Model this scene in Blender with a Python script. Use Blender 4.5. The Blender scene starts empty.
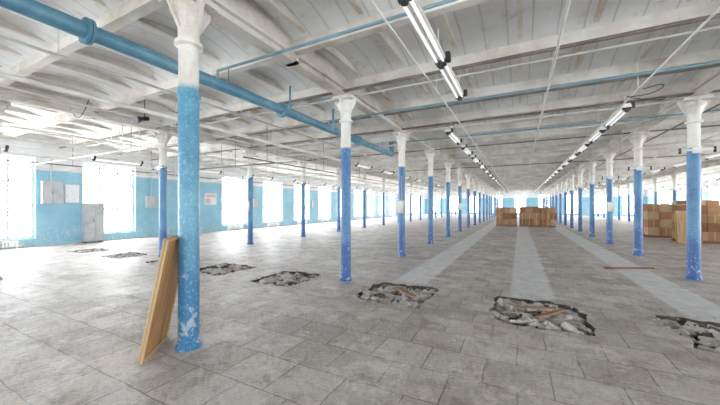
import bpy, math, random
from mathutils import Vector, Matrix
random.seed(7)
H=1.6
S=4.19*H; L=2.22*H; Y0=1.375*H
XR=[-6.28*H,-2.09*H,2.10*H,6.29*H]
XW=10.6*H; YF=Y0+16.6*L; YB=Y0-3.5*L
ZB=2.56*H; ZG=2.46*H; ZT=2.8*H
def lin(c):
    o=[]
    for v in c:
        v/=255.0
        o.append(v/12.92 if v<=.04045 else ((v+.055)/1.055)**2.4)
    return (o[0],o[1],o[2],1)
# ---------- materials
def newmat(name):
    m=bpy.data.materials.new(name); m.use_nodes=True
    nt=m.node_tree; b=nt.nodes['Principled BSDF']
    return m,nt,b
def N(nt,t,**k):
    n=nt.nodes.new(t)
    for a,v in k.items(): setattr(n,a,v)
    return n
def noise(nt,vec,scale,detail=4,rough=.6):
    n=N(nt,'ShaderNodeTexNoise'); n.inputs['Scale'].default_value=scale
    n.inputs['Detail'].default_value=detail; n.inputs['Roughness'].default_value=rough
    if vec: nt.links.new(vec,n.inputs['Vector'])
    return n.outputs['Fac']
def mapr(nt,v,a,b,c=0,d=1):
    n=N(nt,'ShaderNodeMapRange'); nt.links.new(v,n.inputs[0])
    for i,x in enumerate((a,b,c,d)): n.inputs[1+i].default_value=x
    return n.outputs[0]
def mix(nt,f,a,b,mode='MIX'):
    n=N(nt,'ShaderNodeMix',data_type='RGBA',blend_type=mode)
    for s,x in ((n.inputs[0],f),(n.inputs[6],a),(n.inputs[7],b)):
        if isinstance(x,(float,int)): s.default_value=x
        elif isinstance(x,tuple): s.default_value=x
        else: nt.links.new(x,s)
    return n.outputs[2]
def math_(nt,op,a,b=None):
    n=N(nt,'ShaderNodeMath',operation=op)
    for i,x in enumerate((a,b)):
        if x is None: continue
        if isinstance(x,(float,int)): n.inputs[i].default_value=x
        else: nt.links.new(x,n.inputs[i])
    return n.outputs[0]
def bump(nt,b,h,s=.3,d=.02):
    n=N(nt,'ShaderNodeBump'); n.inputs['Strength'].default_value=s; n.inputs['Distance'].default_value=d
    nt.links.new(h,n.inputs['Height']); nt.links.new(n.outputs[0],b.inputs['Normal'])
def paint(name,c1,c2,scale=2.5,rough=.5,metal=0,bs=.15):
    m,nt,b=newmat(name)
    tc=N(nt,'ShaderNodeTexCoord').outputs['Object']
    f=mapr(nt,noise(nt,tc,scale,6,.65),.42,.68)
    nt.links.new(mix(nt,f,lin(c1),lin(c2)),b.inputs['Base Color'])
    b.inputs['Roughness'].default_value=rough; b.inputs['Metallic'].default_value=metal
    if bs: bump(nt,b,noise(nt,tc,scale*12,3),bs,.01)
    return m
def zpaint(name,lo1,lo2,hi1,hi2,z,soft=.03,chip=(178,182,184),low=None,thr=.665):
    m,nt,b=newmat(name)
    tc=N(nt,'ShaderNodeTexCoord').outputs['Object']
    oi=N(nt,'ShaderNodeObjectInfo')
    vo=N(nt,'ShaderNodeVectorMath',operation='ADD'); nt.links.new(tc,vo.inputs[0]); nt.links.new(oi.outputs['Location'],vo.inputs[1])
    tv=vo.outputs[0]
    sep=N(nt,'ShaderNodeSeparateXYZ'); nt.links.new(tc,sep.inputs[0])
    n1=noise(nt,tv,1.3,6,.7); n2=noise(nt,tv,9,6,.75); n5=noise(nt,tv,30,4,.7)
    lo=mix(nt,mapr(nt,n1,.38,.62),lin(lo1),lin(lo2))
    if low:
        zl=math_(nt,'ADD',sep.outputs[2],math_(nt,'MULTIPLY',n1,.5))
        lo=mix(nt,mapr(nt,zl,1.3,1.0),lo,lin(low))
    lo=mix(nt,mapr(nt,n5,.52,.72,0,.45),lo,lin(tuple(min(255,v+60) for v in lo2)))
    hi=mix(nt,mapr(nt,n1,.4,.66),lin(hi1),lin(hi2))
    zz=math_(nt,'ADD',sep.outputs[2],math_(nt,'MULTIPLY',math_(nt,'SUBTRACT',n2,.5),.08))
    c=mix(nt,mapr(nt,zz,z-soft,z+soft),lo,hi)
    foot=mapr(nt,sep.outputs[2],0,1.1,.12,0)
    ch=math_(nt,'GREATER_THAN',math_(nt,'ADD',n2,foot),thr)
    c=mix(nt,math_(nt,'MULTIPLY',ch,.65),c,lin(chip))
    nt.links.new(c,b.inputs['Base Color']); b.inputs['Roughness'].default_value=.4
    bump(nt,b,n2,.25,.012)
    return m
M_white=paint('white_paint',(234,233,229),(202,194,182),1.8,.55)
M_beam=paint('beam_paint',(230,226,218),(186,175,160),1.2,.6)
M_pipeblue=paint('blue_pipe_paint',(70,122,146),(108,152,170),2,.4)
M_thinblue=paint('pale_blue_paint',(104,142,160),(140,168,180),2,.45)
M_dark=paint('black_plastic',(22,22,25),(34,33,36),5,.45)
M_brownpipe=paint('brown_pipe_paint',(96,84,76),(134,124,116),2,.6)
M_grey=paint('grey_metal',(172,176,178),(148,152,155),3,.45,.1)
M_frame=paint('window_frame_paint',(206,212,216),(184,192,198),3,.5)
M_card=paint('cardboard',(172,128,90),(146,106,74),3,.8)
M_card2=paint('cardboard_dark',(142,98,64),(114,80,52),3,.8)
M_cardl=paint('cardboard_pale',(192,164,130),(170,140,108),3,.8)
M_tape=paint('parcel_tape',(190,162,126),(176,148,112),3,.3)
M_pallet=paint('pallet_wood',(130,104,76),(102,80,58),4,.85)
M_red=paint('red_paint',(140,58,46),(104,48,40),5,.6)
M_faded=paint('faded_print',(190,162,158),(204,188,184),9,.6)
M_rub=paint('rubble_concrete',(190,185,179),(122,115,109),5,.95,0,.6)
M_pit=paint('pit_earth',(88,80,73),(50,46,42),4,1,0,.8)
M_poster=paint('poster_paper',(220,224,224),(194,200,204),14,.7)
M_col=zpaint('column_paint',(34,94,148),(70,126,170),(236,234,229),(204,195,182),1.78*H,low=(28,80,144),thr=.67)
M_colN=zpaint('column_paint_turquoise',(52,122,156),(92,154,180),(236,234,229),(192,180,165),1.84*H,low=(36,106,152),thr=.64)
M_wall=zpaint('wall_paint',(132,178,196),(110,164,186),(214,216,218),(196,199,201),1.9*H,.02,(184,194,198),thr=.64)
def wood(name,c1,c2,ax=2):
    m,nt,b=newmat(name)
    tc=N(nt,'ShaderNodeTexCoord').outputs['Object']
    mp=N(nt,'ShaderNodeMapping'); nt.links.new(tc,mp.inputs[0]); s=[9,9,9]; s[ax]=.8; mp.inputs['Scale'].default_value=s
    n=noise(nt,mp.outputs[0],2.2,6,.65)
    nt.links.new(mix(nt,mapr(nt,n,.35,.65),lin(c1),lin(c2)),b.inputs['Base Color'])
    b.inputs['Roughness'].default_value=.6; bump(nt,b,n,.2,.01)
    return m
M_ply=wood('plywood',(184,134,80),(148,98,54))
M_plyedge=wood('plywood_edge',(206,178,132),(178,144,100))
M_plank=wood('old_plank',(150,112,82),(104,74,52),0)
M_tube,nt,b=newmat('fluorescent_tube'); b.inputs['Base Color'].default_value=(.85,.88,.9,1); b.inputs['Roughness'].default_value=.2
b.inputs['Emission Color'].default_value=(.97,.98,1,1); b.inputs['Emission Strength'].default_value=.3
# ceiling
M_ceil,nt,b=newmat('ceiling_plaster')
tc=N(nt,'ShaderNodeTexCoord').outputs['Object']
sep=N(nt,'ShaderNodeSeparateXYZ'); nt.links.new(tc,sep.inputs[0])
fr=math_(nt,'FRACT',math_(nt,'MULTIPLY',sep.outputs[0],2.9))
seam=mapr(nt,math_(nt,'ABSOLUTE',math_(nt,'SUBTRACT',fr,.5)),0,.06,1,0)
n1=noise(nt,tc,.6,8,.7); n2=noise(nt,tc,3,6,.7)
c=mix(nt,mapr(nt,n1,.4,.7),lin((241,242,242)),lin((218,218,217)))
c=mix(nt,mapr(nt,n2,.56,.7,0,.5),c,lin((172,164,154)))
c=mix(nt,math_(nt,'MULTIPLY',seam,.4),c,lin((132,129,126)))
nt.links.new(c,b.inputs['Base Color']); b.inputs['Roughness'].default_value=.8
bump(nt,b,math_(nt,'SUBTRACT',n2,math_(nt,'MULTIPLY',seam,.6)),.45,.02)
# floor
M_floor,nt,b=newmat('worn_floor_tiles')
tc=N(nt,'ShaderNodeTexCoord').outputs['Object']
sep=N(nt,'ShaderNodeSeparateXYZ'); nt.links.new(tc,sep.inputs[0])
br=N(nt,'ShaderNodeTexBrick'); br.offset=.5; br.offset_frequency=2
nw_=N(nt,'ShaderNodeTexNoise'); nw_.inputs['Scale'].default_value=3; nw_.inputs['Detail'].default_value=5; nt.links.new(tc,nw_.inputs['Vector'])
vm=N(nt,'ShaderNodeVectorMath',operation='SCALE'); nt.links.new(nw_.outputs['Color'],vm.inputs[0]); vm.inputs['Scale'].default_value=.055
va=N(nt,'ShaderNodeVectorMath',operation='ADD'); nt.links.new(tc,va.inputs[0]); nt.links.new(vm.outputs[0],va.inputs[1])
nt.links.new(va.outputs[0],br.inputs['Vector'])
br.inputs['Scale'].default_value=1; br.inputs['Brick Width'].default_value=.56; br.inputs['Row Height'].default_value=.5
br.inputs['Mortar Size'].default_value=.01; br.inputs['Mortar Smooth'].default_value=.8
br.inputs['Color1'].default_value=lin((188,180,172)); br.inputs['Color2'].default_value=lin((150,141,133)); br.inputs['Mortar'].default_value=lin((116,107,100))
n1=noise(nt,tc,.45,7,.65); n2=noise(nt,tc,3.2,9,.8); n3=noise(nt,tc,26,5,.78); n4=noise(nt,tc,1.3,9,.78)
c=mix(nt,mapr(nt,n1,.42,.6,0,.6),br.outputs['Color'],lin((202,196,190)))
c=mix(nt,mapr(nt,n2,.5,.6,0,.6),c,lin((128,115,106)))
c=mix(nt,mapr(nt,n4,.51,.6,0,.7),c,lin((218,214,209)))
c=mix(nt,mapr(nt,n3,.52,.66,0,.5),c,lin((104,92,84)))
c=mix(nt,mapr(nt,n3,.46,.34,0,.5),c,lin((230,227,222)))
wear=mapr(nt,n4,.35,.6,.7,.15)
c=mix(nt,math_(nt,'MULTIPLY',br.outputs['Fac'],wear),c,lin((70,62,56)))
strip=None
xn=math_(nt,'ADD',sep.outputs[0],math_(nt,'MULTIPLY',math_(nt,'SUBTRACT',n2,.5),.3))
for cx in (-1.28,.12,1.55):
    s=mapr(nt,math_(nt,'ABSOLUTE',math_(nt,'SUBTRACT',xn,cx*H)),.2*H,.23*H,1,0)
    strip=s if strip is None else math_(nt,'MAXIMUM',strip,s)
ym=mapr(nt,sep.outputs[1],3.5*H,3.9*H)
strip=math_(nt,'MULTIPLY',strip,ym)
sc=mix(nt,mapr(nt,n2,.4,.65),lin((226,228,228)),lin((194,194,192)))
c=mix(nt,math_(nt,'MULTIPLY',strip,.9),c,sc)
yy=mapr(nt,math_(nt,'ABSOLUTE',math_(nt,'SUBTRACT',sep.outputs[1],3.33*H)),.4*H,.8*H,.4,0)
c=mix(nt,math_(nt,'MULTIPLY',yy,mapr(nt,n2,.4,.6)),c,lin((144,136,129)))
nt.links.new(c,b.inputs['Base Color'])
nt.links.new(mapr(nt,n2,.3,.7,.36,.72),b.inputs['Roughness'])
hh=math_(nt,'ADD',math_(nt,'MULTIPLY',br.outputs['Fac'],-.7),math_(nt,'MULTIPLY',n2,1.2))
bump(nt,b,hh,.45,.016)

# ---------- mesh builder
class MB:
    def __init__(s): s.v=[];s.f=[];s.m=[];s.sm=[];s.mats=[]
    def mi(s,mat):
        if mat not in s.mats: s.mats.append(mat)
        return s.mats.index(mat)
    def add(s,vs,fs,mat,smooth=False,M=None):
        o=len(s.v); i=s.mi(mat)
        s.v+= [tuple(M@Vector(v)) if M else tuple(v) for v in vs]
        for f in fs: s.f.append([a+o for a in f]); s.m.append(i); s.sm.append(smooth)
    def box(s,lo,hi,mat,M=None):
        x0,y0,z0=lo;x1,y1,z1=hi
        vs=[(x0,y0,z0),(x1,y0,z0),(x1,y1,z0),(x0,y1,z0),(x0,y0,z1),(x1,y0,z1),(x1,y1,z1),(x0,y1,z1)]
        s.add(vs,[(0,3,2,1),(4,5,6,7),(0,1,5,4),(1,2,6,5),(2,3,7,6),(3,0,4,7)],mat,False,M)
    def cyl(s,a,b,r,mat,n=10,r2=None,cap=True):
        a=Vector(a);b=Vector(b);d=(b-a).normalized()
        u=d.orthogonal().normalized();w=d.cross(u); r2=r if r2 is None else r2
        vs=[];fs=[]
        for p,rr in ((a,r),(b,r2)):
            for k in range(n):
                t=2*math.pi*k/n; vs.append(p+u*math.cos(t)*rr+w*math.sin(t)*rr)
        for k in range(n): fs.append((k,(k+1)%n,n+(k+1)%n,n+k))
        s.add(vs,fs,mat,True)
        if cap: s.add(vs,[tuple(range(n))[::-1],tuple(range(n,2*n))],mat)
    def lathe(s,prof,mat,n=20,c=(0,0)):
        vs=[];fs=[]
        for r,z in prof:
            for k in range(n):
                t=2*math.pi*k/n; vs.append((c[0]+r*math.cos(t),c[1]+r*math.sin(t),z))
        for j in range(len(prof)-1):
            for k in range(n): fs.append((j*n+k,j*n+(k+1)%n,(j+1)*n+(k+1)%n,(j+1)*n+k))
        fs.append(tuple(range(n))[::-1]); fs.append(tuple(range((len(prof)-1)*n,len(prof)*n)))
        s.add(vs,fs,mat,False)
    def path(s,pts,r,mat,n=10):
        for a,b in zip(pts,pts[1:]): s.cyl(a,b,r,mat,n)
    def rock(s,c,r,mat,rng):
        t=(1+5**.5)/2
        vs=[(-1,t,0),(1,t,0),(-1,-t,0),(1,-t,0),(0,-1,t),(0,1,t),(0,-1,-t),(0,1,-t),(t,0,-1),(t,0,1),(-t,0,-1),(-t,0,1)]
        fs=[(0,11,5),(0,5,1),(0,1,7),(0,7,10),(0,10,11),(1,5,9),(5,11,4),(11,10,2),(10,7,6),(7,1,8),(3,9,4),(3,4,2),(3,2,6),(3,6,8),(3,8,9),(4,9,5),(2,4,11),(6,2,10),(8,6,7),(9,8,1)]
        sc=Vector((rng.uniform(.6,1.3),rng.uniform(.6,1.3),rng.uniform(.35,.8)))*r/1.9
        R=Matrix.Rotation(rng.uniform(0,6.28),3,'Z')@Matrix.Rotation(rng.uniform(-.5,.5),3,'X')
        out=[]
        for v in vs:
            q=Vector(v)*rng.uniform(.75,1.2); q=R@Vector((q.x*sc.x,q.y*sc.y,q.z*sc.z)); out.append(Vector(c)+q)
        s.add(out,fs,mat)
    def mesh(s,name):
        me=bpy.data.meshes.new(name); me.from_pydata(s.v,[],s.f)
        for m in s.mats: me.materials.append(m)
        me.polygons.foreach_set('material_index',s.m); me.polygons.foreach_set('use_smooth',s.sm); me.update()
        return me
    def obj(s,name,loc=(0,0,0)):
        return place(s.mesh(name),name,loc)
def place(me,name,loc=(0,0,0),rz=0,parent=None):
    o=bpy.data.objects.new(name,me); o.location=loc; o.rotation_euler=(0,0,rz)
    bpy.context.scene.collection.objects.link(o)
    return o

# ---------- floor with broken pits
holes=[(-8.55,.7,.6),(-7.1,.75,.6),(-5.6,.7,.6),(-4.2,.8,.8),(-2.86,.75,.8),(-1.25,.82,.86),(.14,.84,.9),(1.52,.9,.92)]
HY=3.33
rng=random.Random(3)
fb=MB()
y0h=(HY-.6)*H; y1h=(HY+.6)*H
def quad(x0,y0,x1,y1): fb.add([(x0,y0,0),(x1,y0,0),(x1,y1,0),(x0,y1,0)],[(0,1,2,3)],M_floor)
XO=XW+.3
quad(-XO,YB-.3,XO,y0h); quad(-XO,y1h,XO,YF+.3)
cur=-XO
for (cx,w,d) in holes:
    a=(cx-.6)*H; b_=(cx+.6)*H
    if a>cur: quad(cur,y0h,a,y1h)
    else: a=cur
    ca=(a+b_)/2; hw=(b_-a)/2
    cur=b_
    n=40; outer=[];inner=[];low=[]
    for k in range(n):
        t=2*math.pi*k/n; ct,st=math.cos(t),math.sin(t)
        m=max(abs(ct),abs(st)); 
        outer.append((ca+ct/m*hw,HY*H+st/m*.6*H,0))
        p=(abs(ct)**8+abs(st)**8)**(-1/8)
        j=rng.uniform(.84,1.03)
        inner.append((cx*H+ct*p*w/2*H*j,HY*H+st*p*d/2*H*j,0))
        low.append((inner[-1][0]-ct*.02,inner[-1][1]-st*.02,-.2))
    fb.add(outer+inner,[(k,(k+1)%n,n+(k+1)%n,n+k) for k in range(n)],M_floor)
    fb.add(inner+low,[(k,(k+1)%n,n+(k+1)%n,n+k) for k in range(n)],M_pit)
    fb.add(low,[tuple(range(n))],M_pit)
quad(cur,y0h,XO,y1h)
fb.obj('floor')
for hi,(cx,w,d) in enumerate(holes):
    rb=MB()
    for k in range(270):
        rx=rng.uniform(-.5,.5)*w*H*.92; ry=rng.uniform(-.5,.5)*d*H*.92
        e=1-max(abs(rx)/(w*H/2),abs(ry)/(d*H/2))
        r=rng.uniform(.02,.09) if k>30 else rng.uniform(.1,.15)
        rb.rock((cx*H+rx,HY*H+ry,-.15+min(.13,e*.45)*rng.uniform(.5,1)),r,M_rub if rng.random()<.88 else M_pit,rng)
    for k in range(34):
        t=rng.uniform(0,6.28); q=rng.uniform(.5,.64)
        rb.rock((cx*H+math.cos(t)*w*q*H,HY*H+math.sin(t)*d*q*H,.004),rng.uniform(.01,.03),M_rub,rng)
    for k in range(7):
        M=Matrix.Translation((cx*H+rng.uniform(-.32,.32)*w*H,HY*H+rng.uniform(-.3,.3)*d*H,-.05))@Matrix.Rotation(rng.uniform(0,6.28),4,'Z')@Matrix.Rotation(rng.uniform(-.5,.5),4,'X')
        rb.box((-.16,-.1,-.02),(.16,.1,.02),M_rub,M)
    rb.obj('rubble_pile')
    if hi in (5,6,7):
        pl=MB()
        for k in range(2):
            M=Matrix.Translation((cx*H+rng.uniform(-.05,.2)*w*H,HY*H+rng.uniform(-.2,.1)*d*H,.05+.02*k))@Matrix.Rotation(rng.uniform(-1.2,.9),4,'Z')@Matrix.Rotation(rng.uniform(-.12,.12),4,'Y')
            pl.box((-.26,-.035,-.01),(.26,.035,.01),M_plank,M)
        pl.obj('broken_plank')

# ---------- walls
bays=[]
k=-2
while True:
    a=1.72*H+(k)*L
    if a+1.3*H>YF-.3: break
    if a>YB+.2: bays.append((a,a+1.3*H,k))
    k+=1
ZS=.2*H; ZW=2.2*H; TW=.28*H; ZTOP=2.95*H
nw=0
def window(along,fixed,a,b,name):
    w=MB()
    def bx(u0,u1,z0,z1,d=.05):
        if along=='Y': w.box((fixed-d,u0,z0),(fixed+d,u1,z1),M_frame)
        else: w.box((u0,fixed-d,z0),(u1,fixed+d,z1),M_frame)
    bx(a,a+.08,ZS,ZW); bx(b-.08,b,ZS,ZW); bx(a+.08,b-.08,ZS,ZS+.08); bx(a+.08,b-.08,ZW-.08,ZW)
    for q in (1/3,2/3):
        u=a+(b-a)*q; bx(u-.035,u+.035,ZS+.08,ZW-.08,.03)
    for q in (.36,.7):
        z=ZS+(ZW-ZS)*q; bx(a+.08,b-.08,z-.035,z+.035,.025)
    w.obj(name)
def wallY(x0,x1,name,blind=()):
    global nw
    w=MB(); c=YB
    for (a,b,k) in bays:
        w.box((x0,c,0),(x1,a,ZTOP),M_wall)
        if k in blind: w.box((x0,a,0),(x1,b,ZTOP),M_wall)
        else:
            w.box((x0,a,0),(x1,b,ZS),M_wall); w.box((x0,a,ZW),(x1,b,ZTOP),M_wall)
            nw+=1; window('Y',(x0+x1)/2,a,b,'window_%d'%nw)
        c=b
    w.box((x0,c,0),(x1,YF,ZTOP),M_wall); w.obj(name)
wallY(-XW-TW,-XW,'wall_left',(2,)); wallY(XW,XW+TW,'wall_right')
def wallX(y0,y1,name):
    global nw
    w=MB(); c=-XW-TW
    n=9; p=2*XW/n
    for i in range(n):
        a=-XW+i*p+.25*p; b=a+.5*p
        w.box((c,y0,0),(a,y1,ZTOP),M_wall); w.box((a,y0,0),(b,y1,ZS),M_wall); w.box((a,y0,ZW),(b,y1,ZTOP),M_wall)
        nw+=1; window('X',(y0+y1)/2,a,b,'window_%d'%nw); c=b
    w.box((c,y0,0),(XW+TW,y1,ZTOP),M_wall); w.obj(name)
wallX(YF,YF+TW,'wall_far'); wallX(YB-TW,YB,'wall_back')

# ---------- ceiling (jack arches) + beams
cb=MB(); hs=L/2
ys=[Y0+hs*i for i in range(-8,36)]
for i in range(len(ys)-1):
    a,b_=ys[i],ys[i+1]
    if b_<=YB+.01 or a>=YF-.01: continue
    a2=max(a,YB); b2=min(b_,YF)
    n=8; vs=[];fs=[]
    for j in range(n+1):
        y=a2+(b2-a2)*j/n; u=(y-a)/(b_-a)*2-1; z=ZT-.02*H-.1*H*u*u
        vs+= [(-XW,y,z),(XW,y,z)]
    for j in range(n): fs.append((2*j,2*j+1,2*j+3,2*j+2)[::-1])
    cb.add(vs,fs,M_ceil,True)
cb.box((-XW-TW,YB-TW,ZTOP),(XW+TW,YF+TW,ZTOP+.15),M_ceil)
cb.obj('ceiling')
bm=MB()
def ibeamX(y,z0,z1,w=.085*H,t=.03):
    bm.box((-XW,y-w/2,z0),(XW,y+w/2,z0+t),M_beam); bm.box((-XW,y-.03,z0+t),(XW,y+.03,z1),M_beam)
for y in ys:
    if YB<y<YF: ibeamX(y,ZB,ZT)
bm.obj('ceiling_beams_transverse')
bm=MB()
nr=34
for i in range(nr+1):
    x=-XW+2*XW*i/nr
    bm.box((x-.035,YB,ZT-.1*H),(x+.035,YF,ZT),M_beam)
bm.obj('ceiling_ribs')
bm=MB()
for x in XR:
    w=.13*H
    bm.box((x-w/2,YB,ZG),(x+w/2,YF,ZG+.035),M_beam)
    bm.box((x-.035,YB,ZG+.035),(x+.035,YF,ZT-.03),M_beam)
    bm.box((x-w/2,YB,ZB-.03),(x+w/2,YF,ZB+.01),M_beam)
    for y in ys:
        if YB<y<YF: bm.box((x-w/2,y-.05,ZG),(x+w/2,y+.05,ZB),M_beam)
bm.obj('ceiling_girders')

# ---------- columns
def column(mat,name):
    c=MB(); R=.068*H
    c.lathe([(R*1.3,0),(R*1.3,.04),(R*1.1,.07),(R,.1),(R,1.76*H),(R*1.12,1.765*H),(R*1.12,1.8*H),(R*.97,1.805*H),
             (R*.95,2.12*H),(R*1.35,2.13*H),(R*1.35,2.155*H),(R*1.0,2.165*H),(R*1.02,2.25*H),(R*1.45,2.33*H),(R*1.75,2.36*H),(R*1.75,2.39*H),(R*1.3,2.4*H),(R*1.3,2.44*H)],mat,24)
    c.box((-.14*H,-.13*H,2.42*H),(.14*H,.13*H,ZG),mat)
    for a in range(4):
        M=Matrix.Rotation(a*math.pi/2,4,'Z'); x0=R*.9;x1=.165*H;t=.018
        vs=[(x0,-t,2.22*H),(x0,-t,2.44*H),(x1,-t,2.44*H),(x1,-t,2.40*H),(x0,t,2.22*H),(x0,t,2.44*H),(x1,t,2.44*H),(x1,t,2.40*H)]
        c.add(vs,[(0,3,2,1),(4,5,6,7),(0,4,7,3),(3,7,6,2),(2,6,5,1),(1,5,4,0)],mat,False,M)
    return c.mesh(name)
mc=column(M_col,'cast_iron_column'); mn=column(M_colN,'cast_iron_column_turquoise')
for xi,x in enumerate(XR):
    for i in range(-3,17):
        y=Y0+i*L
        if not YB+.3<y<YF-.3: continue
        place(mn if (xi==1 and i==0) else mc,'cast_iron_column',(x,y,0),0)
cl=MB()
for xi in (0,2,3):
    x=XR[xi]
    for i in range(1,17):
        y=Y0+i*L
        if y>YF-.4: break
        cl.box((x-.3,y-.16,1.74*H),(x+.3,y-.13,1.74*H+.04),M_white)
        for sx in (-.27,.27): cl.cyl((x+sx,y-.145,1.74*H-.05),(x+sx,y-.145,1.74*H+.07),.025,M_dark,8)
        cl.box((x-.07,y-.15,1.74*H-.05),(x+.07,y-.125,1.74*H+.07),M_white)
        cl.box((x-.05,y-.13,1.74*H),(x+.05,y-.10,1.74*H+.04),M_white)
cl.obj('conduit_clamps')

# ---------- pipes
p=MB(); px=-2.86*H; pz=2.3*H; r=.062*H
p.cyl((px,YB+.1,pz),(px,7.2*H,pz),r,M_pipeblue,20)
for y in (-1.2*H,1.09*H,3.2*H,5.4*H):
    p.cyl((px,y-.035,pz),(px,y-.005,pz),r*1.55,M_pipeblue,20); p.cyl((px,y+.005,pz),(px,y+.035,pz),r*1.55,M_pipeblue,20)
p.cyl((px,7.2*H,pz-.02),(px,7.2*H,ZT-.15),r,M_pipeblue,20)
for y in (2.4*H,4.6*H,6.8*H):
    p.cyl((px-.12,y,pz),(px-.12,y,ZB),.01,M_pipeblue,6); p.box((px-.13,y-.02,pz-.02),(px,y+.02,pz+.02),M_pipeblue)
p.obj('blue_water_pipe')
def pipe(name,pts,r,mat,n=8,hang=None):
    q=MB(); q.path(pts,r,mat,n)
    if hang:
        a=Vector(pts[0]);b_=Vector(pts[-1]);Ln=(b_-a).length; m=int(Ln/hang)
        for i in range(m+1):
            c=a+(b_-a)*((i+.3)/(m+1)); q.cyl(c,(c.x,c.y,ZB+.15),.008,mat,6)
    return q.obj(name)
pipe('blue_branch_pipe',[(-2.86*H,2.2*H,2.37*H),(-2.86*H,2.2*H,2.44*H),(XW-.1,2.2*H,2.44*H)],.022,M_thinblue)
pipe('blue_branch_pipe',[(-2.86*H,4.35*H,2.37*H),(-2.86*H,4.35*H,2.43*H),(XW-.1,4.35*H,2.43*H)],.024,M_thinblue)
pipe('blue_branch_pipe',[(-2.6*H,6.6*H,2.44*H),(XW-.1,6.6*H,2.44*H)],.022,M_thinblue)
pipe('blue_drop_pipe',[(-2.55*H,4.0*H,2.5*H),(-2.55*H,4.0*H,2.15*H)],.03,M_pipeblue)
pipe('blue_drop_pipe',[(-2.55*H,3.0*H,2.5*H),(-2.55*H,3.0*H,2.2*H)],.02,M_pipeblue)
for i,(yo,zz,mt,rr) in enumerate([(3.45,2.5,M_brownpipe,.032),(3.72,2.52,M_white,.02),(4.75,2.53,M_brownpipe,.03),(5.7,2.5,M_brownpipe,.03),(5.98,2.5,M_white,.02),(7.1,2.5,M_white,.03),(8.1,2.49,M_brownpipe,.025),(10.3,2.49,M_white,.025),(12.5,2.49,M_brownpipe,.025)]):
    pipe('ceiling_conduit',[(-XW+.1,yo*H,zz*H),(XW-.1,yo*H,zz*H)],rr,mt)
longs=[(-4.2,2.2,.045,M_white,-1.5,7.5),(-4.9,2.28,.02,M_white,-1.5,20),(-6.6,2.0,.04,M_white,-1.5,30),(-6.9,2.05,.02,M_brownpipe,-1.5,30),(-7.3,1.85,.03,M_white,-1.5,34),(-8.2,2.1,.025,M_white,-1.5,34),(-8.8,1.8,.025,M_white,-1.5,34),(-9.4,1.95,.025,M_brownpipe,-1.5,34),(-3.75,2.38,.025,M_white,-1.5,34),(-5.5,2.3,.03,M_white,-1.5,34),
 (-7.6,2.34,.03,M_white,-1.5,34),(-5.3,1.95,.025,M_white,3,34),(-4.5,1.9,.02,M_brownpipe,4,34),(-3.2,2.0,.02,M_white,8,34),
 (1.2,2.34,.014,M_white,2,34),(3.2,2.3,.02,M_white,2,34),(4.2,2.3,.02,M_white,4,34),(5.2,2.0,.025,M_white,8,34),(7.2,1.9,.025,M_white,14,34),(-.9,2.4,.014,M_white,-1,34),(2.4,2.38,.02,M_brownpipe,2,34),(.3,2.42,.02,M_white,-1,34)]
for x,z,r_,mt,a,b_ in longs:
    pipe('hanging_conduit',[(x*H,a*H,z*H),(x*H,b_*H,z*H)],r_,mt,8,3.4)
for y in (2.6,4.8,7.0,9.2,11.4):
    pipe('hanging_conduit',[(-9.4*H,y*H,1.89*H),(-4.5*H,y*H,1.89*H)],.025,M_white if y!=4.8 else M_brownpipe,8,3)
# ---------- fluorescent lamps
LL=1.55
lm=MB()
lm.box((-.075,-LL/2,0),(.075,LL/2,.035),M_white); 
lm.add([(-.075,-LL/2,.035),(.075,-LL/2,.035),(.04,-LL/2,.075),(-.04,-LL/2,.075),(-.075,LL/2,.035),(.075,LL/2,.035),(.04,LL/2,.075),(-.04,LL/2,.075)],[(0,1,2,3),(7,6,5,4),(1,5,6,2),(2,6,7,3),(3,7,4,0)],M_white)
for sx in (-.045,.045):
    lm.cyl((sx,-LL/2+.06,-.03),(sx,LL/2-.06,-.03),.018,M_tube,10)
    for e in (-1,1): lm.box((sx-.022,e*(LL/2-.035)-.025,-.055),(sx+.022,e*(LL/2-.035)+.025,0),M_dark)
lm.box((-.016,-LL/2+.06,-.022),(.016,LL/2-.06,0),M_white)
for e in (-1,1):
    lm.cyl((0,e*LL/2*.97,-.09),(0,e*LL/2*.97,-.005),.04,M_dark,10)
    lm.cyl((.03,e*LL*.32,.07),(.03,e*LL*.32,.3),.008,M_white,6)
    lm.cyl((.1,e*LL/2*.97,-.02),(.1,e*LL/2*.97,.09),.035,M_dark,8)
lme=lm.mesh('fluorescent_lamp')
def lampline(x,z,y0,y1,gap):
    y=y0
    while y+LL<=y1+.01:
        place(lme,'fluorescent_lamp',(x,y+LL/2,z)); y+=LL+gap
lampline(-.62*H,2.28*H,1.76*H,3.75*H,.02)
lampline(-1.08*H,2.26*H,5.3*H,33*H,.9)
lampline(1.2*H,2.25*H,5.0*H,33*H,.5)
lampline(-4.2*H,2.2*H,7.8*H,33*H,1.5)
lampline(-8.2*H,2.1*H-.11,1.0*H,33*H,2.0)
lampline(4.2*H,2.3*H-.11,4.5*H,33*H,1.4)
lampline(8.2*H,2.25*H,10*H,33*H,1.8)
sp=MB(); sp.cyl((0,0,0),(0,-.16,-.06),.04,M_dark,12,.09); sp.cyl((0,0,0),(0,.1,.03),.05,M_dark,12); sp.cyl((0,.02,.02),(0,.02,.45),.01,M_dark,6)
sp.obj('ceiling_speaker',(-4.75*H,2.45*H,2.24*H))
wire=MB(); pts=[]
for i in range(30):
    t=i/29; pts.append((1.32*H+.25*math.sin(t*9),4.8*H+.12*math.cos(t*11),2.3*H+.18-.3*t+.06*math.sin(t*14)))
wire.path(pts,.009,M_dark,6); wire.obj('loose_cable')
wire=MB(); pts=[]
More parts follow.
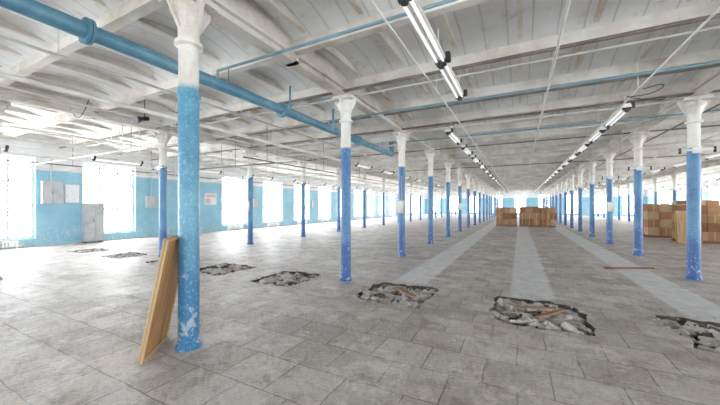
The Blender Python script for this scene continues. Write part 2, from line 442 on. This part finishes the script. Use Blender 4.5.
for i in range(24):
    t=i/23; pts.append((-5.2*H-1.2*t,2.0*H+.1*t,2.45*H-.5*math.sin(t*math.pi)*.6))
wire.path(pts,.008,M_dark,6); wire.obj('loose_cable')

# ---------- leaning board
A=Vector((-2.12*H,1.07*H,0)); B=Vector((-2.38*H,1.38*H,0)); e=(B-A).normalized(); nrm=Vector((-e.y,e.x,0)); 
if nrm.x<0: nrm=-nrm
lean=.15*H; ht=.785*H; up=(nrm*lean+Vector((0,0,ht))); Ln=up.length; up.normalize(); out=e.cross(up).normalized()
Mb=Matrix((( e.x,out.x,up.x,A.x),(e.y,out.y,up.y,A.y),(e.z,out.z,up.z,A.z+.006),(0,0,0,1)))
bd=MB(); W=(B-A).length
bd.box((0,-.008,0),(W,.008,Ln),M_ply)
for (lo,hi_) in (((0,-.022,0),(.03,.022,Ln)),((W-.03,-.022,0),(W,.022,Ln)),((.03,-.022,0),(W-.03,.022,.03)),((.03,-.022,Ln-.03),(W-.03,.022,Ln))):
    bd.box(lo,hi_,M_plyedge)
ob=bd.obj('plywood_panel'); ob.matrix_world=Mb

# ---------- box stacks
def stack(name,cx,cy,nx,nyy,layers,bw,bd_,bh,seed,mats,rz=0,miss=.1):
    g=random.Random(seed); s=MB(); W_=nx*bw; D_=nyy*bd_
    for q in range(3): s.box((-W_/2,-D_/2+q*(D_-.1)/2,0),(W_/2,-D_/2+q*(D_-.1)/2+.1,.09),M_pallet)
    nb=max(3,int(W_/.16))
    for q in range(nb): s.box((-W_/2+q*W_/nb,-D_/2,.09),(-W_/2+q*W_/nb+W_/nb*.75,D_/2,.115),M_pallet)
    for i in range(nx):
        for j in range(nyy):
            top=layers-(1 if g.random()<miss else 0)
            for l in range(top):
                m=g.choice(mats); dx=g.uniform(-.012,.012); dy=g.uniform(-.012,.012)
                x0=-W_/2+i*bw+.01+dx; y0=-D_/2+j*bd_+.01+dy; z0=.117+l*bh
                s.box((x0,y0,z0),(x0+bw-.02,y0+bd_-.02,z0+bh-.006),m)
                if g.random()<.7: s.box((x0+bw*.44,y0-.002,z0+.01),(x0+bw*.54,y0+.003,z0+bh-.02),M_tape)
    o=s.obj(name,(cx,cy,0)); o.rotation_euler=(0,0,rz); return o
cm=[M_card,M_card2,M_cardl,M_card]
stack('cardboard_box_stack',-.6*H,17.3*H,3,2,3,.5,.6,.46,1,cm,.0,.0)
stack('cardboard_box_stack',.4*H,17.3*H,3,2,3,.46,.6,.48,2,[M_card2,M_card],0,.0)
stack('cardboard_box_stack',1.17*H,17.3*H,3,2,3,.34,.6,.46,3,cm,0,.0)
stack('cardboard_box_stack',4.75*H,10.3*H,3,2,3,.42,.5,.40,4,cm,.03)
stack('cardboard_box_stack',4.3*H,11.8*H,3,2,4,.42,.5,.38,5,cm,-.03)
stack('cardboard_box_stack',4.2*H,13.3*H,4,2,4,.48,.5,.40,6,[M_cardl,M_card],.05)
stack('cardboard_box_stack',5.6*H,12.0*H,3,2,4,.5,.5,.44,7,[M_card2,M_card],0)
stack('cardboard_box_stack',5.3*H,14.6*H,3,2,4,.5,.5,.45,8,cm,0)
pn=MB(); pn.box((-.4,-.015,0),(.4,.015,1.4),M_plyedge); pn.box((-.4,-.03,0),(-.35,-.015,1.4),M_ply); pn.box((.35,-.03,0),(.4,-.015,1.4),M_ply)
o=pn.obj('chipboard_panel',(3.98*H,11.26*H,.01)); o.rotation_euler=(-.17,0,-.12)
rb=MB(); rb.box((-.6,-.03,0),(.6,.03,.03),M_red); rb.box((-.6,-.05,.0),(-.5,.05,.035),M_red)
o=rb.obj('red_steel_bar',(1.55*H,6.33*H,.002)); o.rotation_euler=(0,0,.45)
# left wall furniture
cb2=MB(); x0=-XW+.02
cb2.box((0,0,.06),(.34,.7,1.72),M_grey); cb2.box((.34,.02,.08),(.355,.34,1.70),M_grey); cb2.box((.34,.36,.08),(.355,.68,1.70),M_grey)
cb2.box((.355,.30,.9),(.375,.32,1.02),M_dark)
for yy_ in (.03,.6): cb2.box((.02,yy_,0),(.3,yy_+.06,.06),M_dark)
cb2.obj('metal_cabinet',(x0,3.9*H,0))
po=MB(); po.box((0,0,0),(.012,.5,.8),M_poster); 
for a,b_,c,d in ((0,.5,0,.02),(0,.5,.78,.8),(0,.02,.02,.78),(.48,.5,.02,.78)): po.box((.012,a,c),(.02,b_,d),M_grey)
po.obj('wall_notice',(-XW+.003,3.56*H,1.08*H))
ec=MB(); ec.box((0,0,0),(.22,.62,.9),M_grey); ec.box((.22,.03,.03),(.232,.3,.87),M_grey); ec.box((.22,.32,.03),(.232,.59,.87),M_grey); ec.box((.232,.28,.4),(.245,.295,.5),M_dark); ec.cyl((.1,.3,.9),(.1,.3,1.9),.025,M_grey)
ec.obj('electrical_cabinet',(-XW+.003,3.1*H,1.06*H))
fe=MB(); fe.box((0,0,0),(.015,.8,.7),M_poster); fe.box((.015,.06,.45),(.02,.74,.64),M_faded); fe.box((.015,.06,.06),(.02,.38,.38),M_faded)
fe.obj('notice_board',(-XW+.003,7.6*H,1.05*H))
eb=MB(); eb.box((0,0,0),(.2,.5,.6),M_grey); eb.box((.2,.03,.03),(.21,.47,.57),M_grey); eb.cyl((.1,.25,.6),(.1,.25,1.7),.02,M_grey)
ebm=eb.mesh('electrical_box')
for y in (5.5,9.9,14.3): place(ebm,'electrical_box',(-XW+.003,y*H,.95*H))
eb=MB(); eb.box((-.12,-.18,0),(.12,-.115,.42),M_grey); eb.box((-.1,-.187,.03),(.1,-.18,.39),M_white); eb.cyl((.05,-.15,.42),(.05,-.15,1.2),.012,M_grey,6)
ebm=eb.mesh('column_switch_box')
for xi,i in ((1,2),(0,2),(2,4),(1,5)): place(ebm,'column_switch_box',(XR[xi],Y0+i*L,.85*H))
rd=MB()
for i in range(14): rd.box((0,i*.09,.06),(.1,i*.09+.06,.28),M_white)
rd.cyl((.05,-.1,.1),(.05,1.35,.1),.02,M_white); rd.box((.0,0,0),(.1,.05,.06),M_white); rd.box((.0,1.17,0),(.1,1.22,.06),M_white)
rdm=rd.mesh('radiator')
for (a,b_,k) in bays:
    if k not in (1,2): place(rdm,'radiator',(-XW+.02,a+.35,0))

# ---------- light
w=bpy.data.worlds.new('sky'); bpy.context.scene.world=w; w.use_nodes=True
bg=w.node_tree.nodes['Background']; bg.inputs[0].default_value=(.95,.975,1,1); bg.inputs[1].default_value=11
def portal(name,loc,rot,sx,sy):
    l=bpy.data.lights.new(name,'AREA'); l.shape='RECTANGLE'; l.size=sx; l.size_y=sy; l.cycles.is_portal=True
    o=bpy.data.objects.new(name,l); o.location=loc; o.rotation_euler=rot; bpy.context.scene.collection.objects.link(o)
zc=(ZS+ZW)/2; hz=ZW-ZS; ly=YF-YB
portal('portal_left',(-XW-TW-.02,(YF+YB)/2,zc),(0,-math.pi/2,0),hz,ly)
portal('portal_right',(XW+TW+.02,(YF+YB)/2,zc),(0,math.pi/2,0),hz,ly)
portal('portal_back',(0,YB-TW-.02,zc),(math.pi/2,0,0),2*XW,hz)
portal('portal_far',(0,YF+TW+.02,zc),(-math.pi/2,0,0),2*XW,hz)
# ---------- camera
cam=bpy.data.cameras.new('camera'); cam.sensor_width=36; cam.lens=36*307/720; cam.shift_y=.0049; cam.clip_end=500
co=bpy.data.objects.new('camera',cam); co.location=(0,0,H); co.rotation_euler=(math.pi/2,0,math.atan(160/307))
bpy.context.scene.collection.objects.link(co); bpy.context.scene.camera=co
sc=bpy.context.scene; sc.view_settings.view_transform='Standard'; sc.view_settings.look='None'; sc.view_settings.exposure=1.0; sc.view_settings.gamma=1.12
